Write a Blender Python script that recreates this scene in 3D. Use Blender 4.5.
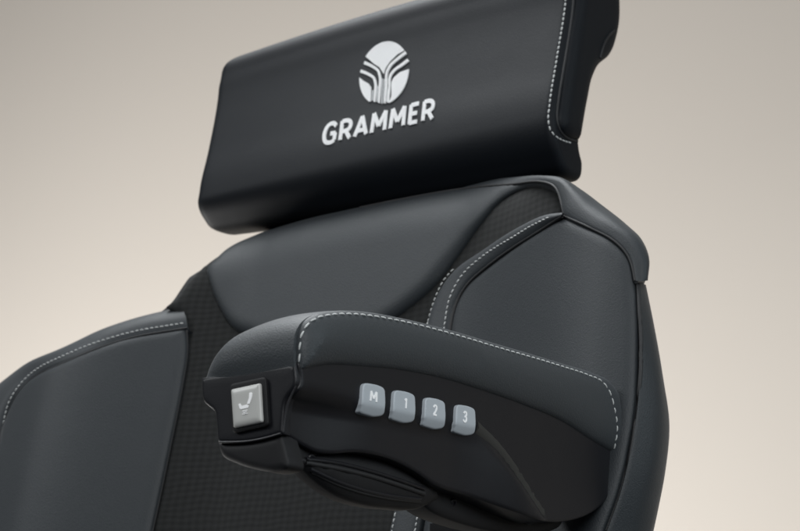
import bpy, bmesh, math, random
import numpy as np
from mathutils import Vector, Matrix
from mathutils.bvhtree import BVHTree
from mathutils.geometry import delaunay_2d_cdt
from math import radians, sin, cos, tan, pi
random.seed(7); rng = np.random.default_rng(7)
for o in list(bpy.data.objects): bpy.data.objects.remove(o)
sc = bpy.context.scene
col = sc.collection

# ------------------------------------------------------------------ camera
FPX = 1600.0
TH, PH, BE = radians(15), radians(35), radians(12)
CF = np.array([-sin(PH)*cos(TH), cos(PH)*cos(TH), sin(TH)])
CR = np.array([cos(PH), sin(PH), 0.0])
CU = np.cross(CR, CF)
def ray(u, v): return CF + CR*(u-400)/FPX - CU*(v-265.5)/FPX
P0 = np.array([0.0, 0.0, 1.0])                       # a point on the face of the backrest
CAM = P0 - 1.25*ray(350, 260)
cd = bpy.data.cameras.new('camera'); cam = bpy.data.objects.new('camera', cd); col.objects.link(cam)
cam.matrix_world = Matrix(((CR[0], CU[0], -CF[0], CAM[0]), (CR[1], CU[1], -CF[1], CAM[1]), (CR[2], CU[2], -CF[2], CAM[2]), (0, 0, 0, 1)))
cd.sensor_width = 36; cd.lens = FPX/800*36; cd.clip_start = 0.05; cd.clip_end = 100
cd.dof.use_dof = True; cd.dof.focus_distance = 0.88; cd.dof.aperture_fstop = 22
sc.camera = cam

# ------------------------------------------------------------------ light
w = bpy.data.worlds.new('World'); sc.world = w; w.use_nodes = True
w.node_tree.nodes['Background'].inputs[0].default_value = (0.80, 0.90, 1.0, 1)
w.node_tree.nodes['Background'].inputs[1].default_value = 0.05
def area(name, loc, target, sx, sy, power, color):
    l = bpy.data.lights.new(name, 'AREA'); l.shape = 'RECTANGLE'; l.size = sx; l.size_y = sy; l.energy = power; l.color = color
    o = bpy.data.objects.new(name, l); col.objects.link(o); o.location = loc
    o.rotation_euler = (Vector(target)-Vector(loc)).to_track_quat('-Z', 'Y').to_euler()
    return o
area('softbox_top', (-0.5, 0.0, 2.9), (0, 0, 1.0), 2.0, 1.4, 70, (0.95, 0.98, 1.0))
area('softbox_front', (-1.6, -2.1, 2.5), (0, 0, 1.0), 1.2, 1.0, 30, (0.95, 0.98, 1.0))
area('softbox_camera_side', (1.9, -1.9, 1.9), (0.1, 0, 0.95), 1.2, 1.2, 42, (0.95, 0.98, 1.0))
area('softbox_side', (2.2, 0.3, 1.7), (0.2, 0, 0.98), 0.7, 1.6, 15, (0.85, 0.95, 1.0))
area('backdrop_light', (-4.4, 0.4, -0.9), (-4.3, 4.3, 3.1), 3.6, 1.6, 475, (1.0, 0.985, 0.965))
vs = sc.view_settings; vs.view_transform = 'Standard'; vs.look = 'None'; vs.exposure = 0; vs.gamma = 1
sc.render.engine = 'CYCLES'

# ------------------------------------------------------------------ materials
def mat(name, base, rough=0.5, bump=None, spec=0.5, coat=0.0, sheen=0.0, metal=0.0):
    m = bpy.data.materials.new(name); m.use_nodes = True; nt = m.node_tree; b = nt.nodes['Principled BSDF']
    b.inputs['Base Color'].default_value = (*base, 1); b.inputs['Roughness'].default_value = rough
    b.inputs['Specular IOR Level'].default_value = spec; b.inputs['Coat Weight'].default_value = coat
    b.inputs['Sheen Weight'].default_value = sheen; b.inputs['Sheen Roughness'].default_value = 0.45
    b.inputs['Metallic'].default_value = metal
    if bump: bump(nt, b)
    return m
def leather_bump(scale, strength, var=0.12):
    def f(nt, b):
        N, L = nt.nodes, nt.links
        tc = N.new('ShaderNodeTexCoord')
        vo = N.new('ShaderNodeTexVoronoi'); vo.inputs['Scale'].default_value = scale; vo.feature = 'SMOOTH_F1'
        no = N.new('ShaderNodeTexNoise'); no.inputs['Scale'].default_value = scale*1.7; no.inputs['Detail'].default_value = 6
        big = N.new('ShaderNodeTexNoise'); big.inputs['Scale'].default_value = 9; big.inputs['Detail'].default_value = 3
        mx = N.new('ShaderNodeMath'); mx.operation = 'ADD'
        L.new(tc.outputs['Object'], vo.inputs['Vector']); L.new(tc.outputs['Object'], no.inputs['Vector']); L.new(tc.outputs['Object'], big.inputs['Vector'])
        L.new(vo.outputs['Distance'], mx.inputs[0]); L.new(no.outputs['Fac'], mx.inputs[1])
        bp = N.new('ShaderNodeBump'); bp.inputs['Strength'].default_value = strength; bp.inputs['Distance'].default_value = 0.0006
        L.new(mx.outputs[0], bp.inputs['Height'])
        bp2 = N.new('ShaderNodeBump'); bp2.inputs['Strength'].default_value = 0.25; bp2.inputs['Distance'].default_value = 0.004
        L.new(big.outputs['Fac'], bp2.inputs['Height']); L.new(bp.outputs[0], bp2.inputs['Normal']); L.new(bp2.outputs[0], b.inputs['Normal'])
        mr = N.new('ShaderNodeMapRange'); mr.inputs['To Min'].default_value = b.inputs['Roughness'].default_value-0.05; mr.inputs['To Max'].default_value = b.inputs['Roughness'].default_value+0.07
        L.new(no.outputs['Fac'], mr.inputs['Value']); L.new(mr.outputs[0], b.inputs['Roughness'])
    return f
def fabric_bump(nt, b):
    N, L = nt.nodes, nt.links
    tc = N.new('ShaderNodeTexCoord'); sp = N.new('ShaderNodeSeparateXYZ')
    wn = N.new('ShaderNodeTexNoise'); wn.inputs['Scale'].default_value = 22; wn.inputs['Detail'].default_value = 2; L.new(tc.outputs['Object'], wn.inputs['Vector'])
    va = N.new('ShaderNodeVectorMath'); va.operation = 'MULTIPLY_ADD'; va.inputs[1].default_value = (0.008, 0.008, 0.008)
    L.new(wn.outputs['Color'], va.inputs[0]); L.new(tc.outputs['Object'], va.inputs[2]); L.new(va.outputs[0], sp.inputs[0])
    def math_(op, a, c=None, v=None):
        m = N.new('ShaderNodeMath'); m.operation = op
        L.new(a, m.inputs[0])
        if c is not None: L.new(c, m.inputs[1])
        if v is not None: m.inputs[1].default_value = v
        return m.outputs[0]
    k = 2*pi/0.0135
    xs = math_('MULTIPLY', sp.outputs['X'], v=k); zs = math_('MULTIPLY', sp.outputs['Z'], v=k*1.35)
    a = math_('SINE', math_('ADD', xs, zs)); c = math_('SINE', math_('SUBTRACT', xs, zs))
    pr = math_('MULTIPLY', a, c)
    no = N.new('ShaderNodeTexNoise'); no.inputs['Scale'].default_value = 1500; no.inputs['Detail'].default_value = 4
    L.new(tc.outputs['Object'], no.inputs['Vector'])
    h = math_('ADD', math_('MULTIPLY', pr, v=0.5), math_('MULTIPLY', no.outputs['Fac'], v=1.2))
    bp = N.new('ShaderNodeBump'); bp.inputs['Strength'].default_value = 0.35; bp.inputs['Distance'].default_value = 0.0006
    L.new(h, bp.inputs['Height']); L.new(bp.outputs[0], b.inputs['Normal'])
    mr = N.new('ShaderNodeMapRange'); L.new(h, mr.inputs['Value']); mr.inputs['From Min'].default_value = 0.0; mr.inputs['From Max'].default_value = 1.2
    mx = N.new('ShaderNodeMix'); mx.data_type = 'RGBA'; mx.inputs[6].default_value = (0.0085, 0.0090, 0.0087, 1); mx.inputs[7].default_value = (0.0175, 0.0181, 0.0179, 1)
    L.new(mr.outputs[0], mx.inputs[0]); L.new(mx.outputs[2], b.inputs['Base Color'])
LEATHER = mat('dark_leather', (0.0195, 0.0235, 0.0270), 0.52, leather_bump(1100, 0.22), 0.34, sheen=0.06)
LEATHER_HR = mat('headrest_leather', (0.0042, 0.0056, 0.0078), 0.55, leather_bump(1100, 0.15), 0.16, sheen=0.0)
LEATHER_PAD = mat('armrest_leather', (0.033, 0.038, 0.042), 0.52, leather_bump(1100, 0.22), 0.36, sheen=0.05)
SEAM = mat('dark_seam_leather', (0.006, 0.006, 0.007), 0.6)  # near-black leather of the seam piping
FABRIC = mat('woven_fabric', (0.03, 0.032, 0.029), 0.9, fabric_bump, 0.2, sheen=0.08)
PLASTIC = mat('black_plastic', (0.0068, 0.0070, 0.0090), 0.40, leather_bump(2600, 0.10), 0.28)
PLASTIC2 = mat('matt_black_plastic', (0.006, 0.006, 0.007), 0.6, leather_bump(2600, 0.12), 0.3)
GREY = mat('grey_key_plastic', (0.42, 0.455, 0.485), 0.42, None, 0.4)
GREY2 = mat('pale_key_plastic', (0.46, 0.46, 0.44), 0.35, None, 0.45)
WHITE = mat("white_print", (0.97, 0.97, 0.97), 0.5)
THREAD = mat('white_thread', (0.52, 0.53, 0.52), 0.75, leather_bump(4000, 0.3))
def embroidery(nt, b):
    N, L = nt.nodes, nt.links
    tc = N.new('ShaderNodeTexCoord'); wv = N.new('ShaderNodeTexWave'); wv.inputs['Scale'].default_value = 300; wv.inputs['Distortion'].default_value = 1.5
    L.new(tc.outputs['Object'], wv.inputs['Vector']); bp = N.new('ShaderNodeBump'); bp.inputs['Strength'].default_value = 0.9; bp.inputs['Distance'].default_value = 0.0008
    L.new(wv.outputs['Fac'], bp.inputs['Height']); L.new(bp.outputs[0], b.inputs['Normal'])
EMB = mat("white_embroidery", (0.97, 0.97, 0.97), 0.6, embroidery, 0.3, sheen=0.2)
EMB2 = mat('grey_embroidery', (0.60, 0.61, 0.62), 0.6, embroidery, 0.3)
GLOSS = mat('edge_highlight_black', (0.022, 0.022, 0.025), 0.35)  # paler than the housing plastic, for painted edge highlights
STEEL = mat('dark_steel', (0.05, 0.05, 0.055), 0.35, None, 0.5, metal=0.8)
def wall_tex(nt, b):
    N, L = nt.nodes, nt.links
    tc = N.new('ShaderNodeTexCoord'); no = N.new('ShaderNodeTexNoise'); no.inputs['Scale'].default_value = 180; no.inputs['Detail'].default_value = 5
    L.new(tc.outputs['Object'], no.inputs['Vector']); bp = N.new('ShaderNodeBump'); bp.inputs['Strength'].default_value = 0.05
    L.new(no.outputs['Fac'], bp.inputs['Height']); L.new(bp.outputs[0], b.inputs['Normal'])
WALL = mat('beige_backdrop', (0.572, 0.53, 0.48), 0.9, wall_tex, 0.1)

# ------------------------------------------------------------------ helpers
def link(name, me, m, parent=None, smooth=True):
    o = bpy.data.objects.new(name, me); col.objects.link(o)
    for k in (m if isinstance(m, (list, tuple)) else [m]): me.materials.append(k)
    if smooth: me.polygons.foreach_set('use_smooth', [True]*len(me.polygons))
    if parent: o.parent = parent
    return o
def mesh_of(vs_, fs):
    me = bpy.data.meshes.new('mesh'); me.from_pydata([tuple(map(float, v)) for v in vs_], [], fs); me.update(); return me
def cr_open(P, n=8):
    P = np.array(P, float)
    if len(P) == 2: return [P[0]+(P[1]-P[0])*t for t in np.linspace(0, 1, n+1)]
    Q = np.vstack([2*P[0]-P[1], P, 2*P[-1]-P[-2]]); out = []
    for i in range(1, len(Q)-2):
        p0, p1, p2, p3 = Q[i-1:i+3]
        d1 = max(np.linalg.norm(p2-p1), 1e-9); d0 = max(np.linalg.norm(p1-p0), 1e-9); d2 = max(np.linalg.norm(p3-p2), 1e-9)
        m1 = ((p1-p0)/d0 - (p2-p0)/(d0+d1) + (p2-p1)/d1)*d1; m2 = ((p2-p1)/d1 - (p3-p1)/(d1+d2) + (p3-p2)/d2)*d1
        for t in np.linspace(0, 1, n, endpoint=False):
            out.append((2*t**3-3*t**2+1)*p1 + (t**3-2*t**2+t)*m1 + (-2*t**3+3*t**2)*p2 + (t**3-t**2)*m2)
    out.append(P[-1]); return out
def outline(pts, n=8):
    """closed smooth outline; a point with a third element is a sharp corner"""
    sharp = [i for i, p in enumerate(pts) if len(p) > 2]
    if not sharp:
        P = [p[:2] for p in pts]; P3 = P[-2:]+P+P[:3]
        r = cr_open(P3, n); return r[2*n:2*n+len(P)*n]
    k = sharp[0]; P = pts[k:]+pts[:k]+[pts[k]]; idx = [i for i, p in enumerate(P) if len(p) > 2]
    out = []
    for a, b in zip(idx[:-1], idx[1:]):
        out += cr_open([p[:2] for p in P[a:b+1]], n)[:-1]
    return out
def rp(corners, rad=2.0, k=5):
    """straight-sided outline with round corners; a corner may carry its own radius"""
    P = [np.array(c[:2], float) for c in corners]; R = [c[2] if len(c) > 2 else rad for c in corners]; out = []
    for i in range(len(P)):
        a, b, c = P[i-1], P[i], P[(i+1) % len(P)]; u = (a-b)/np.linalg.norm(a-b); v = (c-b)/np.linalg.norm(c-b)
        q = min(R[i], 0.45*np.linalg.norm(a-b), 0.45*np.linalg.norm(c-b))
        for t in np.linspace(0, 1, k+1): out.append((*((1-t)**2*(b+u*q)+2*t*(1-t)*b+t*t*(b+v*q)), 1))
    return out
def seg_dist(pts, poly, closed=True):
    A = np.array(poly); B = np.roll(A, -1, 0) if closed else A[1:]
    if not closed: A = A[:-1]
    pts = np.atleast_2d(pts); D = B-A; L2 = (D**2).sum(1)+1e-18
    best = np.full(len(pts), 1e9)
    for s in range(0, len(pts), 2000):
        p = pts[s:s+2000]; t = np.clip(((p[:, None]-A)*D).sum(2)/L2, 0, 1)
        q = A+t[..., None]*D; best[s:s+2000] = np.sqrt(((p[:, None]-q)**2).sum(2)).min(1)
    return best
def inside(pts, poly):
    A = np.array(poly); B = np.roll(A, -1, 0); x, y = pts[:, 0][:, None], pts[:, 1][:, None]
    c = ((A[:, 1] > y) != (B[:, 1] > y)) & (x < (B[:, 0]-A[:, 0])*(y-A[:, 1])/(B[:, 1]-A[:, 1]+1e-15)+A[:, 0])
    return c.sum(1) % 2 == 1
def sstep(x, a, b):
    t = np.clip((np.asarray(x, float)-a)/(b-a), 0, 1); return t*t*(3-2*t)
class Frame:
    def __init__(s, o, ea, eb):
        s.o, s.ea, s.eb = np.array(o, float), np.array(ea, float), np.array(eb, float); s.en = np.cross(s.ea, s.eb)
    def ab(s, u, v, n=0.0):
        d = ray(u, v); t = np.dot(s.o+s.en*n-CAM, s.en)/np.dot(d, s.en); q = CAM+t*d-s.o
        return np.array([q@s.ea, q@s.eb])
    def solve(s, px, h):
        out = []
        for u, v in px:
            n = 0.0
            for _ in range(24):
                p = s.ab(u, v, n); n = 0.5*n+0.5*float(h(np.array([p]))[0])
            out.append(p)
        return out
    def P(s, ab, n): return s.o+np.outer(ab[:, 0], s.ea)+np.outer(ab[:, 1], s.eb)+np.outer(n, s.en)
BACK = Frame(P0, (1, 0, 0), (0, sin(BE), cos(BE)))            # a = across, b = up the recline, n = towards the sitter
zero = lambda p: np.zeros(len(p))
def panel_geo(fr, px, h=zero, puff=0.006, r=0.010, T=0.02, step=0.005, rolls=(), n=8, ab=None, taper=0.0):
    rr = []
    for (rp, rad, drop) in rolls: rr.append((np.array(fr.solve(cr_open(rp, 6), lambda p: h(p)-drop)), rad, drop))
    def H(p):
        v = h(p).astype(float)
        for poly, rad, drop in rr: v = v - drop*(1-np.clip(seg_dist(p, poly, False)/rad, 0, 1))**2
        return v
    B = np.array(fr.solve(outline(px, n), lambda p: H(p)-puff)) if ab is None else np.array(ab)
    dn = []
    for a_, b_ in zip(B, np.roll(B, -1, 0)):
        m_ = max(1, int(np.linalg.norm(b_-a_)/step+0.3)); dn += [a_+(b_-a_)*t for t in np.linspace(0, 1, m_, endpoint=False)]
    B = np.array(dn)
    keep = [0]
    for i in range(1, len(B)):
        if np.linalg.norm(B[i]-B[keep[-1]]) > step*0.12: keep.append(i)
    B = B[keep]
    area2 = (B[:, 0]*np.roll(B[:, 1], -1)-np.roll(B[:, 0], -1)*B[:, 1]).sum()
    if area2 < 0: B = B[::-1]
    nB = len(B); tan_ = np.roll(B, -1, 0)-np.roll(B, 1, 0); tan_ /= np.linalg.norm(tan_, axis=1)[:, None]+1e-12
    nor = np.stack([-tan_[:, 1], tan_[:, 0]], 1)
    I = []
    for k in (0.04, 0.13, 0.28, 0.5, 0.75, 1.0):
        q = B+nor*r*k; q = q[inside(q, B)]
        if len(q): I.append(q[seg_dist(q, B) > r*k*0.93])
    lo, hi = B.min(0), B.max(0); gx, gy = np.meshgrid(np.arange(lo[0], hi[0], step), np.arange(lo[1], hi[1], step*0.866))
    gx[1::2] += step/2; g = np.stack([gx.ravel(), gy.ravel()], 1); g = g[inside(g, B)]; g = g[seg_dist(g, B) > r+step*0.45]
    I.append(g); I = np.vstack(I)
    pts = [Vector(p) for p in np.vstack([B, I])]
    vo, eo, fo, *_ = delaunay_2d_cdt(pts, [], [list(range(nB))], 1, 1e-7)
    V = np.array([tuple(v) for v in vo]); d = seg_dist(V, B)
    hh = H(V)+puff*np.sqrt(np.clip(1-(1-np.clip(d/r, 0, 1))**2, 0, 1))-puff
    X = fr.P(V, hh); F = [tuple(f) for f in fo]
    # skirt going back
    Bh = H(B)-puff; k0 = len(X)
    idx = [int(np.argmin(((V-b)**2).sum(1))) for b in B]
    mid = B.mean(0)
    Bk = B+(mid-B)*taper
    X = np.vstack([X, fr.P(Bk, Bh-T)])
    for i in range(nB):
        j = (i+1) % nB
        if idx[i] != idx[j]: F.append((idx[j], idx[i], k0+i, k0+j))
    F.append(tuple(k0+i for i in reversed(range(nB))))
    return X, F
def panel(name, fr, px, m, parent, **kw):
    X, F = panel_geo(fr, px, **kw); me = mesh_of(X, F); o = link(name, me, m, parent)
    mk_sharp(me, 50); return o
def mk_sharp(me, deg):
    bm = bmesh.new(); bm.from_mesh(me); bmesh.ops.recalc_face_normals(bm, faces=bm.faces)
    for e in bm.edges:
        if len(e.link_faces) == 2 and e.calc_face_angle(0) > radians(deg): e.smooth = False
    bm.to_mesh(me); bm.free()
def resample(P, n):
    P = np.array(P); s = np.r_[0, np.cumsum(np.linalg.norm(np.diff(P, axis=0), axis=1))]; t = np.linspace(0, s[-1], n)
    return np.stack([np.interp(t, s, P[:, k]) for k in range(P.shape[1])], 1)
def rail(fr, px, n, N=90):
    """px curve laid on frame at height n (number or list per control point)"""
    if np.isscalar(n): n = [n]*len(px)
    c = resample(np.array(cr_open([(*p, k) for p, k in zip(px, n)], 10)), N)
    out = []
    for u, v, k in c:
        p = fr.ab(u, v, k); out.append(fr.P(np.array([p]), np.array([k]))[0])
    return np.array(out)
def loft(name, rails, m, parent, nv=8, close=False):
    R = np.array(rails)                                    # rails x N x 3
    cols = []
    for j in range(R.shape[1]): cols.append(np.array(cr_open(R[:, j], nv)))
    G = np.array(cols); a, b = G.shape[:2]; X = G.reshape(-1, 3); F = []
    for i in range(a-1):
        for j in range(b-1): F.append((i*b+j, (i+1)*b+j, (i+1)*b+j+1, i*b+j+1))
    if close:
        F.append(tuple(range(b))); F.append(tuple((a-1)*b+j for j in reversed(range(b))))
    me = mesh_of(X, F); o = link(name, me, m, parent); mk_sharp(me, 60); return o
def bvh(objs):
    V, F = [], []
    for o in (objs if isinstance(objs, list) else [objs]):
        k = len(V); V += [v.co.copy() for v in o.data.vertices]; F += [[i+k for i in p.vertices] for p in o.data.polygons]
    return BVHTree.FromPolygons(V, F)
def hit(tree, u, v):
    d = Vector(ray(u, v)).normalized(); l, n, i, t = tree.ray_cast(Vector(CAM), d)
    if l is None: return None, None
    if n.dot(d) > 0: n = -n
    return np.array(l), np.array(n)
def curve_on(tree, px, spacing=0.002):
    c = cr_open(px, 12); c = resample(c, max(30, int(len(c)*3))); P, Nn = [], []
    for u, v in c:
        l, n = hit(tree, u, v)
        if l is not None and (not P or np.linalg.norm(l-P[-1]) < 0.03): P.append(l); Nn.append(n)
    P, Nn = np.array(P), np.array(Nn)
    L = np.linalg.norm(np.diff(P, axis=0), axis=1).sum(); N = max(4, int(L/spacing))
    sl = np.r_[0, np.cumsum(np.linalg.norm(np.diff(P, axis=0), axis=1))]; t = np.linspace(0, sl[-1], N)
    for _ in range(4): Nn[1:-1] = (Nn[:-2]+2*Nn[1:-1]+Nn[2:])/4
    n = np.stack([np.interp(t, sl, Nn[:, k]) for k in range(3)], 1); n /= np.linalg.norm(n, axis=1)[:, None]
    return np.stack([np.interp(t, sl, P[:, k]) for k in range(3)], 1), n
def tube(name, tree, px, m, parent, rad=0.0010, lift=0.0, spacing=0.0022):
    P, N = curve_on(tree, px, spacing)
    for _ in range(14): P[1:-1] = (P[:-2]+2*P[1:-1]+P[2:])/4
    X, F = [], []; k = 8
    for i in range(len(P)):
        t = P[min(i+1, len(P)-1)]-P[max(i-1, 0)]; t /= np.linalg.norm(t); b = np.cross(t, N[i]); b /= np.linalg.norm(b)+1e-9
        for j in range(k): a = 2*pi*j/k; X.append(P[i]+N[i]*lift+(N[i]*sin(a)+b*cos(a))*rad)
    for i in range(len(P)-1):
        for j in range(k): F.append((i*k+j, i*k+(j+1) % k, (i+1)*k+(j+1) % k, (i+1)*k+j))
    F.append(tuple(range(k))); F.append(tuple((len(P)-1)*k+j for j in range(k)))
    me = mesh_of(X, F); mk_sharp(me, 80); return link(name, me, m, parent)
def stitches(name, tree, px, parent, pitch=0.0042, length=0.0031, rad=0.00054, m=None):
    P, N = curve_on(tree, px, pitch/6); X, F = [], []
    nst = len(P)//6; prof = [(-1, .25), (-.8, .8), (-.35, 1), (.35, 1), (.8, .8), (1, .25)]; k = 6
    for s in range(nst):
        i = s*6+3
        if i+1 >= len(P): break
        t = P[min(i+3, len(P)-1)]-P[max(i-3, 0)]; t /= np.linalg.norm(t); b = np.cross(t, N[i]); b /= np.linalg.norm(b)
        t = t+b*0.10+b*rng.normal(0, 0.03); t /= np.linalg.norm(t); hl = length/2*(1+rng.normal(0, 0.05)); c = P[i]+N[i]*rad*0.6; v0 = len(X)
        for (q, rr) in prof:
            ctr = c+t*q*hl-N[i]*rad*0.8*q*q
            for j in range(k): a = 2*pi*j/k; X.append(ctr+(N[i]*sin(a)*0.8+b*cos(a))*rad*rr)
        for q in range(len(prof)-1):
            for j in range(k): F.append((v0+q*k+j, v0+q*k+(j+1) % k, v0+(q+1)*k+(j+1) % k, v0+(q+1)*k+j))
        F.append(tuple(v0+j for j in range(k))); F.append(tuple(v0+(len(prof)-1)*k+j for j in range(k)))
    me = mesh_of(X, F); return link(name, me, m or THREAD, parent)
def decal(tree, polys, lift=0.0006, step=1.6, base=-0.0006):
    """flat artwork given as polygons on the picture of a face, laid on that face with real thickness"""
    X, F = [], []
    for poly in polys:
        B = np.array(poly, float); q = np.roll(B, -1, 0)
        dense = []
        for a, b in zip(B, q):
            n = max(1, int(np.linalg.norm(b-a)/step)); dense += [a+(b-a)*t for t in np.linspace(0, 1, n, endpoint=False)]
        B = np.array(dense)
        if (B[:, 0]*np.roll(B[:, 1], -1)-np.roll(B[:, 0], -1)*B[:, 1]).sum() < 0: B = B[::-1]
        lo, hi = B.min(0), B.max(0); gx, gy = np.meshgrid(np.arange(lo[0], hi[0], step), np.arange(lo[1], hi[1], step))
        g = np.stack([gx.ravel(), gy.ravel()], 1)
        if len(g): g = g[inside(g, B)]
        if len(g): g = g[seg_dist(g, B) > step*0.4]
        pts = [Vector(p) for p in (np.vstack([B, g]) if len(g) else B)]
        vo, eo, fo, *_ = delaunay_2d_cdt(pts, [], [list(range(len(B)))], 1, 1e-6)
        k0 = len(X); low = []
        for v in vo:
            l, n = hit(tree, v[0], v[1])
            if l is None: l, n = np.array(X[-1]) if X else CAM, np.array([0, -1, 0.])
            X.append(l+n*lift); low.append(l+n*base)
        F += [tuple(k0+i for i in f) for f in fo]
        V = np.array([tuple(v) for v in vo]); idx = [int(np.argmin(((V-b)**2).sum(1))) for b in B]; k1 = len(X)
        X += [low[i] for i in idx]
        for i in range(len(B)):
            j = (i+1) % len(B)
            if idx[i] != idx[j]: F.append((k0+idx[j], k0+idx[i], k1+i, k1+j))
    return X, F
def text_polys(s, bold=0.0):
    """outline polygons of each glyph (holes bridged by triangulation) in text units"""
    cu = bpy.data.curves.new('t', 'FONT'); cu.body = s; cu.offset = bold; cu.resolution_u = 5; cu.fill_mode = 'FRONT'
    o = bpy.data.objects.new('t', cu); col.objects.link(o); dg = bpy.context.evaluated_depsgraph_get(); dg.update()
    me = bpy.data.meshes.new_from_object(o.evaluated_get(dg)); V = [(v.co.x, v.co.y) for v in me.vertices]; F = [tuple(p.vertices) for p in me.polygons]
    bpy.data.objects.remove(o); bpy.data.curves.remove(cu); bpy.data.meshes.remove(me)
    return np.array(V), F
def decal_text(tree, V, F, mapf, lift=0.0006, base=-0.0004):
    # subdivide and lay on surface, with side walls on the boundary edges
    bm = bmesh.new(); vs2 = [bm.verts.new((x, y, 0)) for x, y in V]
    for f in F:
        try: bm.faces.new([vs2[i] for i in f])
        except ValueError: pass
    bmesh.ops.remove_doubles(bm, verts=bm.verts, dist=1e-5)
    bmesh.ops.triangulate(bm, faces=bm.faces)
    for _ in range(2):
        es = [e for e in bm.edges if e.calc_length() > 0.12]
        if es: bmesh.ops.subdivide_edges(bm, edges=es, cuts=1); bmesh.ops.triangulate(bm, faces=[f for f in bm.faces if len(f.verts) > 3])
    bm.verts.index_update(); X, low = [], []
    for v in bm.verts:
        u, w_ = mapf(v.co.x, v.co.y); l, n = hit(tree, u, w_)
        if l is None: l, n = (X[-1], np.array([0, -1, 0.]))
        X.append(l+n*lift); low.append(l+n*base)
    n0 = len(X); Fo = [tuple(v.index for v in f.verts) for f in bm.faces]
    for e in bm.edges:
        if len(e.link_faces) == 1: a, b = e.verts[0].index, e.verts[1].index; Fo.append((a, b, n0+b, n0+a))
    bm.free(); return X+low, Fo

# ------------------------------------------------------------------ the setting: one curved studio backdrop
def backdrop():
    prof = [(2.0, -0.9), (2.6, -0.9)]
    for k in range(1, 13): a = pi/2*k/12; prof.append((2.6+1.8*sin(a), -0.9+1.8*(1-cos(a))))
    prof += [(4.4, 2.0), (4.4, 6.0)]
    X, F = [], []
    for x in (-9, 7):
        for y, z in prof: X.append((x, y, z))
    n = len(prof)
    for i in range(n-1): F.append((i, i+1, n+i+1, n+i))
    o = link('backdrop', mesh_of(X, F), WALL); o['kind'] = 'structure'
    o['label'] = 'plain warm beige studio backdrop behind the seat'; o['category'] = 'backdrop'
    return o
backdrop()

# ------------------------------------------------------------------ the seat
seat = bpy.data.objects.new('vehicle_seat', None); col.objects.link(seat)
seat['label'] = 'black leather and fabric vehicle seat with embroidered headrest and buttoned armrest'
seat['category'] = 'seat'

# ---- backrest
TOPL = np.array([BACK.ab(u, v, -0.02) for u, v in cr_open([(150, 325), (172, 300), (190, 280), (207, 264), (250, 237), (300, 219), (350, 206), (400, 194), (450, 184.5), (500, 178), (545, 175)], 5)])
def hb(p):
    return hb0(p)-0.022*(1-np.clip(seg_dist(p, TOPL, False)/0.055, 0, 1))**2.2
def hb0(p):
    a, b = np.abs(p[:, 0]), p[:, 1]
    return 0.052*sstep(a, 0.09, 0.26) - 0.03*sstep(a, 0.25, 0.42) - 0.10*np.clip(b+0.02, 0, 1)**2
whole = [(172, 306), (190, 282), (207, 266), (250, 240), (300, 222), (350, 210), (400, 198), (450, 188), (500, 182), (545, 180), (562, 186), (600, 212), (620, 240), (622, 262), (624, 300), (628, 360), (630, 430), (618, 531), (600, 640, 1), (-25, 640, 1), (-22, 480), (-8, 420), (30, 378), (110, 336)]
backrest = panel('backrest', BACK, whole, PLASTIC2, seat, h=lambda p: hb(p)-0.022, puff=0.01, r=0.02, T=0.085, step=0.012, taper=0.42)
fabric = panel('fabric_insert', BACK, [(166, 308, 1), (178, 298), (190, 282), (207, 265, 1), (300, 224), (400, 200), (500, 185), (555, 181, 1), (562, 200), (564, 218, 1), (520, 246), (480, 272), (462, 294), (455, 330), (445, 400), (430, 531), (425, 640, 1), (130, 640, 1), (150, 531), (170, 440), (184, 365), (187, 335), (182, 318)],
    FABRIC, backrest, h=lambda p: hb(p)-0.003, puff=0.004, r=0.010, T=0.03, step=0.006)
centre = panel('leather_panel', BACK, [(207, 270, 1), (228, 250), (262, 234), (310, 217), (360, 205), (410, 194), (460, 186), (510, 182.5), (552, 184, 1), (520, 191), (500, 203), (480, 226), (460, 254), (435, 286), (410, 308), (385, 325), (350, 338), (300, 343), (262, 340), (236, 330), (218, 303)],
    LEATHER, backrest, h=lambda p: hb(p)+0.003, puff=0.006, r=0.013, T=0.03, step=0.0055)
# left bolster
bl = panel('side_bolster', BACK, [(186, 329, 1), (187, 350), (183, 380), (170, 445), (152, 531), (132, 640, 1), (-32, 640, 1), (-14, 540), (-4, 470), (6, 420), (22.5, 386.5), (70, 360), (128, 339)],
    LEATHER, backrest, h=lambda p: hb(p)+0.002, puff=0.0032, r=0.008, T=0.04, step=0.006)
L_in = [(189, 329), (128, 339.5), (70, 360.5), (23, 386.5), (4, 420), (-8, 470), (-18, 540), (-36, 640)]
L_out = [(181, 307), (148, 315), (108, 329), (58, 353), (20, 374), (-12, 402), (-30, 460), (-42, 530), (-62, 640)]
L_mid = [(186, 317), (138, 325), (90, 342), (42, 365), (10, 388), (-8, 425), (-20, 480), (-30, 540), (-50, 640)]
hbs = lambda px, off: [float(hb(np.array(BACK.solve([p], lambda q: hb(q)+off)))[0])+off for p in px]
r0 = rail(BACK, L_in, hbs(L_in, 0.0)); r1 = rail(BACK, L_mid, hbs(L_mid, 0.0)); r2 = rail(BACK, L_out, hbs(L_out, -0.020))
r3 = r2+np.array([0.012, 0.05, -0.012]); r4 = r2+np.array([0.02, 0.11, -0.02])
gl = loft('bolster_gusset', [r0+np.array([0.004, 0.014, -0.006]), r0, r1, r2, r3, r4], LEATHER, backrest, 6)
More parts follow.
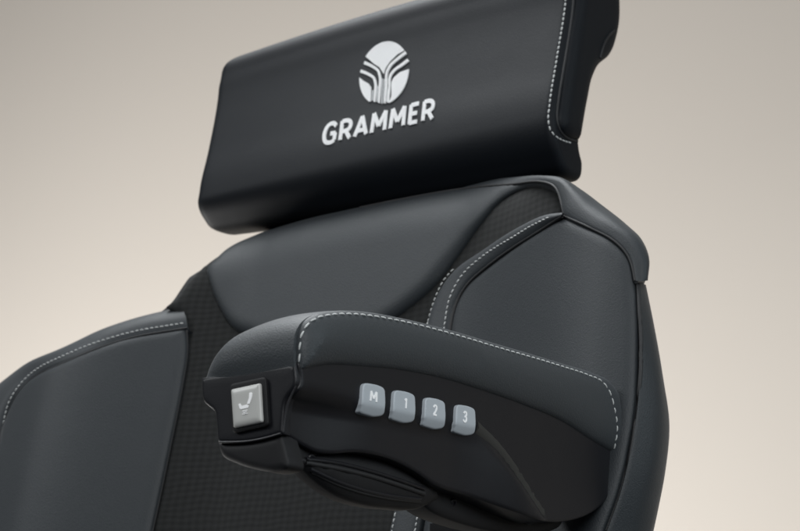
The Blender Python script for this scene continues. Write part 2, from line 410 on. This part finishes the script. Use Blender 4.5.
# right bolster
br = panel('side_bolster', BACK, [(563, 217, 1), (590, 229), (616, 243), (629, 258), (634, 280), (637, 310), (637.5, 354), (636, 392), (628, 450), (617, 495), (604, 531), (570, 640, 1), (400, 640, 1), (424, 531), (440, 420), (450, 340), (456, 306), (467, 286), (490, 267), (514, 249)],
    LEATHER, backrest, h=lambda p: hb(p)+0.002, puff=0.0032, r=0.008, T=0.014, taper=0.03, step=0.0055)
# stitched band between fabric and right bolster
B_l = [(562, 212.5), (549, 214), (517, 228), (483, 250), (453, 272), (437, 296), (428, 322), (420, 380), (408, 450), (390, 531), (368, 640)]
B_r = [(563, 217), (540, 230), (513, 247), (487, 266), (466, 285), (455, 304), (449, 330), (440, 400), (430, 450), (419, 531), (398, 640)]
B_m = [(562.5, 215), (545, 221), (515, 238), (485, 258), (460, 278), (446, 300), (438, 326), (430, 390), (419, 450), (404, 531), (383, 640)]
rl = rail(BACK, B_l, hbs(B_l, 0.002)); rm = rail(BACK, B_m, hbs(B_m, 0.0045)); rr_ = rail(BACK, B_r, hbs(B_r, 0.002))
band = loft('stitched_band', [rl+np.array([0.002, 0.014, 0]), rl, rm, rr_, rr_+np.array([0.0, 0.012, 0])], LEATHER, backrest, 6)
# shoulder cushion: thin rim along the top, broad at the right corner
S_in = [(370, 206), (390, 201), (410, 197), (460, 188.5), (510, 184), (545, 182), (556, 186), (561, 200), (564, 214), (590, 227), (616, 241), (630, 256), (636, 281)]
S_out = [(370, 205), (390, 199), (410, 193.5), (460, 183), (510, 177.5), (545, 175.5), (562, 178), (582, 190), (602, 205), (626, 224), (642, 240), (649, 260), (645, 281)]
def mix(A, B, t): return [((1-t)*a[0]+t*b[0], (1-t)*a[1]+t*b[1]) for a, b in zip(A, B)]
S_m = mix(S_in, S_out, 0.55)
s0 = rail(BACK, S_in, [v-0.010*max(0,1-i/2.0) for i, v in enumerate(hbs(S_in, 0.002))]); s1 = rail(BACK, S_m, [v-0.012*max(0,1-i/2.0) for i, v in enumerate(hbs(S_m, 0.002))]); s2 = rail(BACK, S_out, [v+o_ for v, o_ in zip(hbs(S_out, 0.0), [-0.004, -0.005, -0.006, -0.007, -0.008, -0.010, -0.012, -0.014, -0.018, -0.020, -0.022, -0.022, -0.022])])
Sh = [-0.03]*len(S_out)
s3 = s2+np.array([-0.036, 0.045, -0.012]); s4 = s2+np.array([-0.085, 0.10, -0.035])
shoulder = loft('shoulder_cushion', [s0+np.array([-0.002, 0.016, -0.006]), s0, s1, s2, s3, s4], LEATHER, backrest, 6, close=True)
# right side wing
W_in = [(637, 283), (640, 320), (641, 360), (639, 395), (630, 455), (619, 498), (607, 531), (572, 640)]
W_m = [(643, 284), (650, 325), (655, 365), (656, 410), (650, 462), (640, 500), (630, 531), (600, 640)]
W_out = [(646, 286), (655, 330), (662, 370), (668.5, 425), (664, 470), (657, 505), (651, 531), (625, 640)]
w0 = rail(BACK, W_in, hbs(W_in, 0.0)); w1 = rail(BACK, W_m, hbs(W_m, -0.012)); w2 = rail(BACK, W_out, hbs(W_out, -0.035))
w3 = w2+np.array([-0.034, 0.045, 0.0]); w4 = w2+np.array([-0.072, 0.09, 0.0])
wing = loft('side_wing', [w0+np.array([-0.004, 0.016, 0]), w0, w1, w2, w3, w4], LEATHER, backrest, 6, close=True)
tb = bvh([fabric, centre, bl, gl, br, band, shoulder, wing])
stitches('stitching', bvh(gl), [(184, 323), (130, 332.5), (72, 352), (27, 377), (10, 400), (2, 430), (-6, 480)], backrest)
stitches('stitching', tb, [(549, 217), (530, 226.5), (517, 234.5), (481, 257.5), (463, 274), (450.5, 296), (444, 328), (434, 400)], backrest)
stitches('stitching', tb, [(454, 268.5), (444, 280), (436, 296), (428, 322), (418, 390)], backrest)
stitches('stitching', tb, [(418, 385), (409, 440), (400, 490), (392, 531), (385, 570)], backrest)
stitches('stitching', tb, [(436, 400), (430, 440), (422, 490), (415, 531), (409, 570)], backrest)
tube('seam_or_highlight', bvh([gl, bl]), [(187, 328), (128, 338.5), (70, 360), (23, 386), (5, 420), (-4, 470), (-14, 540)], SEAM, backrest, 0.0010, -0.0003)
tube('seam_or_highlight', tb, [(562, 216.5), (540, 231), (513, 248), (487, 267), (466, 286), (455.5, 305), (449.5, 335), (440, 410)], SEAM, backrest, 0.0013, -0.0002)
tube('seam_or_highlight', tb, [(564, 216), (590, 228), (616, 242), (629.5, 257), (635, 281)], SEAM, backrest, 0.0011, -0.0002)
tube('seam_or_highlight', tb, [(360, 207.5), (410, 197.5), (460, 189), (510, 184.5), (545, 182.5), (555, 186), (560.5, 200), (563.5, 214)], SEAM, backrest, 0.0011, -0.0002)
tube('seam_or_highlight', tb, [(187, 330), (188, 350), (184, 378), (171, 445), (153, 531), (140, 590)], SEAM, backrest, 0.0010, -0.0003)
tube('seam_or_highlight', tb, [(638.5, 284), (640, 320), (641, 360), (638.5, 395), (629.5, 455), (618.5, 497), (606, 531)], SEAM, backrest, 0.0014, -0.0002)

# ---- headrest
HX = 0.178
SIDE_H = Frame((HX, 0, 0), (0, 1, 0), (0, 0, 1))
prof_px = [(572, -22), (570, 0), (561, 60), (553, 105), (552, 120), (553.5, 135), (559, 155), (570, 176), (582, 180), (585, 165), (582, 150), (581, 128), (585, 100), (590, 78), (596, 66), (607, 56), (614, 38), (617, 10), (614, -18), (604, -36), (588, -44), (575, -38)]
prof = np.array(SIDE_H.solve(outline(prof_px, 5), zero)); cen = np.array([prof[:, 0].mean(), prof[:, 1].mean()])
HL = -0.190
def headrest_geo():
    X, F = [], []; sec = []
    for k in range(13): a = pi/2*k/12; sec.append((HL+0.016*(1-math.sin(a)), 1-0.016*(1-cos(a))/0.05*1.0)) if False else None
    rad = 0.014
    for k in range(9): a = pi/2*k/8; sec.append((HL+rad*(1-sin(a)), rad*(1-cos(a))))
    for t in np.linspace(0, 1, 40)[1:-1]: sec.append((HL+rad+(HX-HL-1.5*rad)*t, 0))
    for k in range(9): a = pi/2*k/8; sec.append((HX-rad*0.5*(1-sin(a)), rad*0.5*(1-cos(a))))
    sec[0:9] = sec[0:9][::1]
    out = []
    tanv = np.roll(prof, -1, 0)-np.roll(prof, 1, 0); tanv /= np.linalg.norm(tanv, axis=1)[:, None]
    nv = np.stack([tanv[:, 1], -tanv[:, 0]], 1)
    if ((prof-cen)*nv).sum() < 0: nv = -nv
    left = [(HL+rad*(1-cos(pi/2*k/8)), rad*(1-sin(pi/2*k/8))) for k in range(9)]
    right = [(HX-rad*0.5*(1-cos(pi/2*k/8)), rad*0.5*(1-sin(pi/2*k/8))) for k in reversed(range(9))]
    mid = [(x, 0) for x in np.linspace(left[-1][0], right[0][0], 44)[1:-1]]
    secs = left+mid+right; n = len(prof)
    for x, ins in secs:
        t = (x-HL)/(HX-HL); bulge = 0.0045*sin(pi*min(max(t, 0), 1))
        q = prof-nv*(ins-bulge)
        zf = 1.085
        for y, z in q:
            z2 = z+(1-t)*0.38*max(0, zf-z); X.append((x+0.012*(1-t)*min(1, max(0, (1.20-z)/0.11)), y, z2))
    for i in range(len(secs)-1):
        for j in range(n): F.append((i*n+j, i*n+(j+1) % n, (i+1)*n+(j+1) % n, (i+1)*n+j))
    F.append(tuple(range(n))); F.append(tuple((len(secs)-1)*n+j for j in reversed(range(n))))
    return X, F
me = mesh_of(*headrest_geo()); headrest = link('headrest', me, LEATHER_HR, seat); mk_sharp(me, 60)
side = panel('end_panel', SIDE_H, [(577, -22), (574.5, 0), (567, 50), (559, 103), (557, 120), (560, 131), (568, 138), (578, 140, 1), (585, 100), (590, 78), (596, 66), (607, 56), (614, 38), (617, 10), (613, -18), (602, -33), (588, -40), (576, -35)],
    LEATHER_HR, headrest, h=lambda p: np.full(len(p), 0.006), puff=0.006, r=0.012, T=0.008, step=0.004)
th_ = bvh([headrest, side])
stitches('stitching', bvh(headrest), [(566.5, -8), (564.5, 10), (556.5, 60), (549.5, 105), (548.3, 120), (550.5, 130), (556.5, 137), (564, 141), (573, 143.5)], headrest, pitch=0.0046, length=0.0035, rad=0.00062)
tube('seam_or_highlight', th_, [(574, -8), (572.5, 10), (565, 60), (557.5, 106), (556, 121), (559.5, 132), (567, 138.5), (577, 141)], SEAM, headrest, 0.0012, 0.0)
tube('seam_or_highlight', th_, [(614, 30), (608, 36), (603, 45), (600, 58)], SEAM, headrest, 0.0012, 0.0)
for x in (-0.07, 0.07):
    X, F = [], []
    for z in (0.93, 1.10):
        for j in range(16): a = 2*pi*j/16; X.append((x+0.007*cos(a), 0.075+0.007*sin(a)+(z-1)*0.2, z))
    for j in range(16): F.append((j, (j+1) % 16, 16+(j+1) % 16, 16+j))
    link('post', mesh_of(X, F), STEEL, headrest)
# lettering
GL = {'M': (0.95, [[(0.06, 0), (0.10, 1)], [(0.10, 1), (0.475, 0.28)], [(0.475, 0.28), (0.85, 1)], [(0.85, 1), (0.89, 0)]]),
      'G': (0.78, [[(0.74, 0.83), (0.60, 0.97), (0.40, 1.0), (0.18, 0.90), (0.05, 0.65), (0.04, 0.36), (0.16, 0.10), (0.38, 0.0), (0.58, 0.01), (0.72, 0.09)], [(0.72, 0.09), (0.72, 0.47)], [(0.74, 0.46), (0.43, 0.46)]]),
      'R': (0.72, [[(0.08, 0), (0.08, 1)], [(0.08, 0.97), (0.38, 0.97), (0.60, 0.88), (0.66, 0.71), (0.60, 0.53), (0.38, 0.44), (0.08, 0.44)], [(0.38, 0.44), (0.68, 0.0)]]),
      'A': (0.80, [[(0.03, 0), (0.40, 1)], [(0.40, 1), (0.77, 0)], [(0.16, 0.27), (0.64, 0.27)]]),
      'E': (0.60, [[(0.08, 0), (0.08, 1)], [(0.08, 0.965), (0.56, 0.965)], [(0.08, 0.5), (0.50, 0.5)], [(0.08, 0.035), (0.56, 0.035)]]),
      '1': (0.40, [[(0.28, 0), (0.28, 1)], [(0.28, 0.97), (0.03, 0.76)]]),
      '2': (0.55, [[(0.05, 0.76), (0.10, 0.92), (0.26, 1.0), (0.44, 0.93), (0.50, 0.76), (0.44, 0.56), (0.06, 0.04)], [(0.04, 0.04), (0.54, 0.04)]]),
      '3': (0.55, [[(0.04, 0.82), (0.14, 0.96), (0.30, 1.0), (0.45, 0.92), (0.48, 0.76), (0.42, 0.60), (0.24, 0.54)], [(0.22, 0.545), (0.42, 0.48), (0.51, 0.30), (0.46, 0.10), (0.30, 0.0), (0.14, 0.03), (0.03, 0.17)]])}
def stroke_poly(P, wd):
    P = np.array(cr_open(P, 5)) if len(P) > 2 else np.array([np.array(P[0], float)+(np.array(P[1], float)-P[0])*t for t in np.linspace(0, 1, 6)])
    T = np.gradient(P, axis=0); T /= np.linalg.norm(T, axis=1)[:, None]+1e-9; N = np.stack([-T[:, 1], T[:, 0]], 1)*wd/2
    return np.vstack([P+N, (P-N)[::-1]])
def write(tree, text, quad_px, wd, gap, lift, step=1.0, base=-0.0004):
    """stroke letters laid on a face; the four corners of the line of writing are given on the picture of that face"""
    tot = sum(GL[c][0] for c in text)+gap*(len(text)-1); x0 = 0; X, F = [], []; n = 0
    c00, c10, c01, c11 = [np.array(q, float) for q in quad_px]
    for c in text:
        for st in GL[c][1]:
            q = stroke_poly(st, wd); q[:, 0] = (q[:, 0]+x0)/tot; q[:, 1] = q[:, 1]
            S, T = q[:, :1], q[:, 1:]
            px = (1-S)*(1-T)*c00+S*(1-T)*c10+(1-S)*T*c01+S*T*c11
            x_, f_ = decal(tree, [px], lift+0.00003*(n % 4), step, base); n += 1
            k = len(X); X += x_; F += [tuple(i+k for i in f) for f in f_]
        x0 += GL[c][0]+gap
    return X, F
def quad(V, c00, c10, c01, c11):
    lo, hi = V.min(0), V.max(0)
    def f(x, y):
        s, t = (x-lo[0])/(hi[0]-lo[0]), (y-lo[1])/(hi[1]-lo[1])
        return ((1-s)*(1-t)*c00[0]+s*(1-t)*c10[0]+(1-s)*t*c01[0]+s*t*c11[0], (1-s)*(1-t)*c00[1]+s*(1-t)*c10[1]+(1-s)*t*c01[1]+s*t*c11[1])
    return f
hbv = bvh(headrest)
X, F = write(hbv, 'GRAMMER', [(323, 144.5), (433, 118.8), (325.5, 125.5), (435, 99.5)], 0.215, 0.255, 0.0008)
me = mesh_of(X, F); link('lettering', me, EMB, headrest, smooth=False)
# round emblem: a crown lobe, two side lobes, paired bars sweeping into a ribbed stem
def cpx(pts): return [(320+x/3.793, 20+y/3.793) for x, y in pts]
def ell(t, k=1.0):     # tilted ellipse in the enlarged picture, angle in degrees (0 = right, 90 = up)
    a, b, rot = 90*k, 124*k, radians(17); x, y = a*cos(radians(t)), b*sin(radians(t))
    return (245+x*cos(rot)+y*sin(rot), 204-(-x*sin(rot)+y*cos(rot)))
def find(t0, t1, n=14): return [ell(t) for t in np.linspace(t0, t1, n)]
def band_poly(P, wd, end=None):
    P = np.array(cr_open(P, 6)); T = np.gradient(P, axis=0); T /= np.linalg.norm(T, axis=1)[:, None]; wv_ = np.linspace(wd, wd if end is None else end, len(P))[:, None]; N = np.stack([-T[:, 1], T[:, 0]], 1)*wv_/2
    return [tuple(p) for p in P+N]+[tuple(p) for p in (P-N)[::-1]]
crown = find(58, 161, 22)+[(205, 166), (228, 181), (243, 205), (250, 183), (268, 158), (295, 132)]
lobe_l = find(200, 255, 14)+[(194, 310), (195, 256), (186, 243), (168, 233)]
lobe_r = find(20, -56, 16)+[(273, 290), (273, 238), (282, 220), (306, 200)]
bars = [band_poly([(170, 163), (200, 177), (222, 194), (229, 216), (228, 262), (225, 316)], 12, 6), band_poly([(156, 195), (185, 207), (206, 222), (212, 242), (211, 275), (208, 312)], 12, 6),
        band_poly([(328, 125), (300, 146), (270, 173), (256, 198), (253, 250), (247, 318)], 11, 6), band_poly([(337, 153), (308, 175), (284, 192), (268, 214), (265, 255), (259, 315)], 11, 6)]
X1, F1 = decal(hbv, [cpx(p) for p in (crown, lobe_l, lobe_r)]+[cpx(b) for b in bars], 0.0010)
stem = [band_poly([(x, y0), (x-2, y1_)], 4.5) for x, y0, y1_ in ((220, 252, 312), (238, 224, 319), (246, 226, 318), (257.5, 262, 312), (202, 268, 306))]
X2, F2 = decal(hbv, [cpx(p) for p in stem], 0.0010)
k = len(X1); me = mesh_of(list(X1)+list(X2), F1+[tuple(i+k for i in f) for f in F2]); o = link('emblem', me, [EMB, EMB2], headrest, smooth=False)
for i, p in enumerate(me.polygons): p.material_index = 0 if i < len(F1) else 1
o['label'] = 'round white embroidered emblem of curved bars'

# ---- armrest
XA = 0.270
SIDE = Frame((XA, 0, 0), (0, 1, 0), (0, 0, 1))
p_ = SIDE.ab(297, 366); YF = p_[0]; ZC = p_[1]
FRONT = Frame((0, YF, 0), (1, 0, 0), (0, 0, 1))
XL = FRONT.ab(203, 380)[0]; W = XA-XL
print('armrest', XA, YF, ZC, 'width', W)
rec_px = [(275, 384), (297, 388), (335, 396), (370, 404.5), (420, 416), (462, 424), (478, 430), (490, 441), (508, 463), (528, 493), (548, 524), (560, 545)]
rec = np.array(SIDE.solve(cr_open(rec_px, 5), zero)); rec_poly = np.vstack([rec, [[rec[-1][0], 0.5]], [[rec[0][0]-0.1, 0.5]], [[rec[0][0]-0.1, rec[0][1]]]])
def h_side(p):
    d = seg_dist(p, rec, False); s = np.where(inside(p, rec_poly), d, -d)
    depth = 0.0035+0.0065*(1-sstep(p[:, 0], YF+0.005, YF+0.07))
    g = sstep(p[:, 0], YF+0.13, YF+0.20)
    return -depth*sstep(s, -0.001, 0.008)*(1-g)+g*0.0055*sstep(s, 0.0, 0.007)*(1-sstep(s, 0.007, 0.06))
housing_px = [(297, 362, 1), (320, 358), (360, 359), (400, 363), (440, 371), (480, 383), (520, 397), (560, 414), (590, 433), (617, 451, 1), (615, 475), (607, 497), (592, 512), (568, 521), (545, 522), (520, 514), (470, 497), (432, 484), (414, 472), (390, 460), (354, 452.5), (330, 454), (316, 452.5), (300, 445), (283, 434, 1), (283.5, 420), (285, 404), (290, 396), (297, 388)]
armrest = panel('armrest', SIDE, housing_px, PLASTIC, seat, h=h_side, puff=0.0013, r=0.0020, T=W-0.021, step=0.0035)
def h_front(p):
    return np.zeros(len(p))
endf = panel('end_face', FRONT, [(203, 378, 1), (250, 371), (296, 364, 1), (296.5, 386), (287, 400), (284, 420), (283, 434, 1), (262, 440), (240, 443), (219, 443, 1), (217.5, 425), (216, 413), (204.5, 401), (203, 392)],
    PLASTIC, armrest, h=h_front, puff=0.0012, r=0.0020, T=0.005, step=0.003)
lower = panel('lower_cover', SIDE, [(287, 432, 1), (305, 440), (340, 445), (390, 452), (440, 480), (520, 505), (560, 512, 1), (560, 524), (540, 534), (500, 533), (460, 524), (432, 513), (410, 495), (380, 478), (345, 468), (315, 468), (293, 470.5)],
    PLASTIC2, armrest, h=lambda p: np.full(len(p), -0.0125), puff=0.003, r=0.006, T=W-0.045, step=0.004)
CAPF = Frame((0, YF+0.0015, 0), (1, 0, 0), (0, 0, 1))
panel('end_cap', CAPF, [(219.5, 443.5, 1), (240, 443.5), (262, 440.5), (282.5, 435, 1), (287, 450), (289, 468), (276, 472), (258, 470), (237, 463.5), (224, 456.5)], PLASTIC2, armrest, h=lambda p: -0.9*np.clip(ZC-0.062-p[:, 1], 0, 1)**1.0*0.5, puff=0.002, r=0.004, T=0.010, step=0.003)
tube('seam_or_highlight', bvh(endf), [(296.2, 386), (291, 394), (286.3, 401), (284.3, 418), (283, 432)], GLOSS, armrest, 0.0005, 0.0)  # bevel highlight on the front corner, painted as a thin paler tube
tube('seam_or_highlight', bvh(endf), [(220, 442), (240, 442.3), (262, 439.3), (281, 433.5)], GLOSS, armrest, 0.0006, 0.0)  # crease highlight above the end cap, painted as a paler tube

# adjustment wheel under the armrest
ws = panel('adjustment_wheel', SIDE, [(296, 459), (312, 454), (354, 452), (390, 459), (414, 471), (430, 484), (436, 500, 1), (415, 509.5), (390, 509), (365, 506), (340, 498.5), (318, 485), (303, 471)], PLASTIC2, armrest, h=lambda p: np.full(len(p), -0.0075), puff=0.007, r=0.016, T=0.006, step=0.003)
wt = bvh(ws)
for path, rad in (([(306, 463), (330, 467), (362, 474), (398, 485), (424, 494)], 0.0013), ([(312, 472), (335, 484), (362, 493), (392, 499), (420, 502)], 0.0009)):
    tube('groove', wt, path, SEAM, armrest, rad, -0.0002)
for path in ([(306, 459.5), (330, 462), (362, 469), (398, 480), (424, 489)], [(310, 469), (335, 481), (362, 490), (392, 496.5), (420, 499.5)]):
    tube('rib', wt, path, PLASTIC, armrest, 0.0011, 0.0)
# screws
ta = bvh([armrest, lower, endf])
for (u, v) in ((311, 459), (453, 503)):
    l, n = hit(ta, u, v)
    if l is None: continue
    n = np.array([0.9, -0.2, -0.4]); n /= np.linalg.norm(n); t = np.cross(n, [0, 0, 1]); t /= np.linalg.norm(t); b = np.cross(n, t); X, F = [], []
    for r_, z_ in ((0.0024, -0.002), (0.0024, 0.0004), (0.0020, 0.0008), (0.0012, 0.0008), (0.0010, 0.0002), (0.0, 0.0002)):
        for j in range(12): a = 2*pi*j/12; X.append(l+n*z_+(t*cos(a)+b*sin(a))*r_)
    for i in range(5):
        for j in range(12): F.append((i*12+j, i*12+(j+1) % 12, (i+1)*12+(j+1) % 12, (i+1)*12+j))
    me = mesh_of(X, F); mk_sharp(me, 40); link('screw', me, PLASTIC, armrest)

LIT_SLOPE = mat('lit_slope_tone', (0.030, 0.029, 0.026), 0.6, leather_bump(2600, 0.15), 0.3)  # lighter tone painting the light caught by the housing's sloping step
tube('lit_slope_strip', bvh(armrest), [(477, 428), (489, 438), (502, 452), (515, 470), (530, 494), (543, 514)], LIT_SLOPE, armrest, 0.0075, -0.0062)  # added strip, no separate part: it carries the painted light of the slope
# pad: an upper cover that wraps over the front end, and an outer side cover stitched to it
side_px = [(298, 371, 1), (297, 345), (299, 331), (304, 321.5), (314, 314.5), (330, 311.5), (350, 310.8), (370, 312.5), (400, 318), (440, 327.5), (500, 345), (560, 363), (590, 372.5), (604, 379), (612.5, 389), (617.5, 405), (621, 430), (618.5, 458, 1), (590, 441.5), (560, 422.5), (520, 405.5), (480, 391.5), (440, 379.5), (400, 371.5), (360, 367.5), (320, 366.5)]
hs = lambda p: np.full(len(p), 0.0035)
sc_ = panel('side_cover', SIDE, side_px, LEATHER_PAD, armrest, h=lambda p: np.full(len(p), 0.0065), puff=0.008, r=0.020, T=0.003, step=0.0035)
pad_px = [(q[0]-3.0*max(0, 1-max(0, q[0]-297)/14), q[1]) + tuple(q[2:]) for q in side_px]
pprof = np.array(SIDE.solve(outline(pad_px, 6), lambda p: np.full(len(p), -0.0015)))
def pad_geo():
    n = len(pprof); tv = np.roll(pprof, -1, 0)-np.roll(pprof, 1, 0); tv /= np.linalg.norm(tv, axis=1)[:, None]; nv = np.stack([tv[:, 1], -tv[:, 0]], 1)
    cc = pprof.mean(0)
    if ((pprof-cc)*nv).sum() < 0: nv = -nv
    for _ in range(3): nv = (np.roll(nv, 1, 0)+2*nv+np.roll(nv, -1, 0))/4
    zlo = np.interp(pprof[:, 0], *SIDE_bot); frac = np.clip((pprof[:, 1]-zlo)/0.03, 0, 1)      # 0 at the foot of the pad, 1 at its top
    x0, x1 = XL-0.001, XA-0.0018; R_ = 0.017; secs = []
    for k in range(14): a = pi/2*k/13; secs.append((x0+R_*(1-cos(a)), R_*(1-sin(a))))
    for x in np.linspace(x0+R_, x1, 24)[1:]: secs.append((x, 0))
    X, F = [], []
    for x, ins in secs:
        t = (x-x0)/(x1-x0); bulge = 0.0022*sin(pi*t)**0.8*(0.25+0.75*frac); low = 0.010*(1-t)**2*frac
        q = pprof-nv*(ins*(0.18+0.82*frac)-bulge)[:, None]
        X += [(x, y, z-l) for (y, z), l in zip(q, low)]
    for i in range(len(secs)-1):
        for j in range(n): F.append((i*n+j, i*n+(j+1) % n, (i+1)*n+(j+1) % n, (i+1)*n+j))
    F.append(tuple(range(n))); F.append(tuple((len(secs)-1)*n+j for j in reversed(range(n))))
    return X, F
bb = np.array(SIDE.solve([(297, 368), (320, 366), (360, 367), (400, 371), (440, 379), (480, 391), (520, 405), (560, 422), (590, 441), (618, 458)], zero)); SIDE_bot = (bb[:, 0], bb[:, 1])
y1 = bb[-1, 0]
X, F = pad_geo(); me = mesh_of(X, F); pad = link('pad', me, LEATHER_PAD, armrest); mk_sharp(me, 50)
tp = bvh([pad, sc_])
stitches('stitching', tp, [(299.3, 364), (299.5, 350), (301.5, 336), (306.5, 326), (316, 318.5), (330, 315), (348, 314), (370, 315.8), (400, 321), (440, 330.7), (500, 348.3), (560, 366), (588, 375.2), (601, 381), (609, 391), (614, 407), (617, 430), (614, 449)], armrest, pitch=0.0056, length=0.0041, rad=0.00050)

# bezel and rocker key on the front end
fb = bvh(endf)
FR2 = Frame((0, YF-0.0010, 0), (1, 0, 0), (0, 0, 1))
bz = panel('switch_bezel', FR2, rp([(230.3, 384.3), (266.3, 376.6), (269.2, 426.0), (233.0, 433.6)], 4.5), PLASTIC2, armrest, n=2, h=lambda p: np.full(len(p), 0.0010), puff=0.0008, r=0.0014, T=0.006, step=0.002)
kx, kf = panel_geo(FR2, rp([(231.6, 389.6), (261.0, 383.2), (263.2, 422.4), (234.2, 428.3)], 2.4), n=2, h=lambda p: np.full(len(p), 0.0030), puff=0.0016, r=0.0028, T=0.006, step=0.0013)
kt = BVHTree.FromPolygons([Vector(v) for v in kx], kf)
def kp(pts): return [(180+x/4.085, 350+y/4.085) for x, y in pts]
icon = [kp([(284, 176), (290, 173), (296, 177), (295, 190), (285, 220), (274, 221), (283, 196)]), kp([(240, 222), (246, 219), (252, 229), (274, 223.5), (282, 227), (279, 236), (250, 243), (244, 239)]),
        kp(band_poly([(255, 250), (276, 246.5)], 3)), kp(band_poly([(258, 256), (273, 253.5)], 3)), kp(band_poly([(255, 263), (276, 259.5)], 3))]
ix, if_ = decal(kt, icon, 0.00025, step=1.0, base=-0.0003)
k = len(kx); me = mesh_of(list(kx)+list(ix), list(kf)+[tuple(i+k for i in f) for f in if_]); rk = link('rocker_switch', me, [GREY2, WHITE], armrest)
for i, p in enumerate(me.polygons): p.material_index = 0 if i < len(kf) else 1
mk_sharp(me, 60)
rk['label'] = 'pale grey rocker switch with a white seat symbol'

# four memory buttons: the same body, each with its own sign
bx = lambda x, y: (350+x/5.714, 370+y/5.714)
but_px = rp([(*bx(72, 72), 5), (*bx(150, 84), 4), (*bx(196, 104), 5), (*bx(200, 190), 4), (*bx(192, 262), 7), (*bx(130, 270), 3), (*bx(50, 246), 6), (*bx(61, 212), 8)])
fold = SIDE.ab(*bx(60, 195)), SIDE.ab(*bx(195, 222))
fd = fold[1]-fold[0]; fd /= np.linalg.norm(fd); fn = np.array([fd[1], -fd[0]])
if fn[1] > 0: fn = -fn
def h_but(p):
    s = (p-fold[0])@fn; return 0.0020-0.60*0.5*(s+np.sqrt(s*s+0.0007**2))
bX, bF = panel_geo(SIDE, but_px, n=2, h=h_but, puff=0.0006, r=0.0009, T=0.020, step=0.0014)
dstep = [SIDE.ab(*bx(92+176.5*k, 76+41*k))-SIDE.ab(*bx(92, 76)) for k in range(4)]
signs = 'M123'; targets = [(133, 152), (316, 191), (484, 231), (655, 268)]; widths = [46, 22, 28, 28]
for k in range(4):
    off = np.array([0, dstep[k][0], dstep[k][1]])
    Xk = bX+off; tree = BVHTree.FromPolygons([Vector(v) for v in Xk], bF)
    cx_, cy_ = targets[k]; hwid = widths[k]/2-4; hh = 28
    q = [bx(cx_-hwid, cy_+hh-hwid*0.22), bx(cx_+hwid, cy_+hh+hwid*0.22), bx(cx_-hwid+3, cy_-hh-hwid*0.22), bx(cx_+hwid+3, cy_-hh+hwid*0.22)]
    tX, tF = write(tree, signs[k], q, 0.21 if signs[k] == 'M' else 0.20, 0, 0.00022, 0.5, -0.0003)
    n0 = len(Xk); me = mesh_of(list(Xk)+list(tX), list(bF)+[tuple(i+n0 for i in f) for f in tF])
    o = link('memory_button', me, [GREY, WHITE], armrest)
    for i, p in enumerate(me.polygons): p.material_index = 0 if i < len(bF) else 1
    mk_sharp(me, 60); o['group'] = 'memory buttons on the armrest'
    o['label'] = 'grey button printed with a white %s' % signs[k]
# slim support linking the armrest to the back, behind the housing
X, F = [], []
for (y, z) in ((y1-0.11, ZC-0.055), (0.06, ZC-0.10)):
    for dx, dz in ((0.2, -0.012), (0.244, -0.012), (0.244, 0.012), (0.2, 0.012)): X.append((dx, y, z+dz))
F = [(0, 1, 5, 4), (1, 2, 6, 5), (2, 3, 7, 6), (3, 0, 4, 7), (0, 3, 2, 1), (4, 5, 6, 7)]
me = mesh_of(X, F); bm = bmesh.new(); bm.from_mesh(me); bmesh.ops.recalc_face_normals(bm, faces=bm.faces); bmesh.ops.bevel(bm, geom=bm.edges[:], offset=0.006, segments=4, affect='EDGES'); bm.to_mesh(me); bm.free(); mk_sharp(me, 60); link('support_arm', me, PLASTIC2, armrest)
for o in list(bpy.data.objects):
    if o.type == 'MESH' and o.parent: pass
print('objects', len(bpy.data.objects))
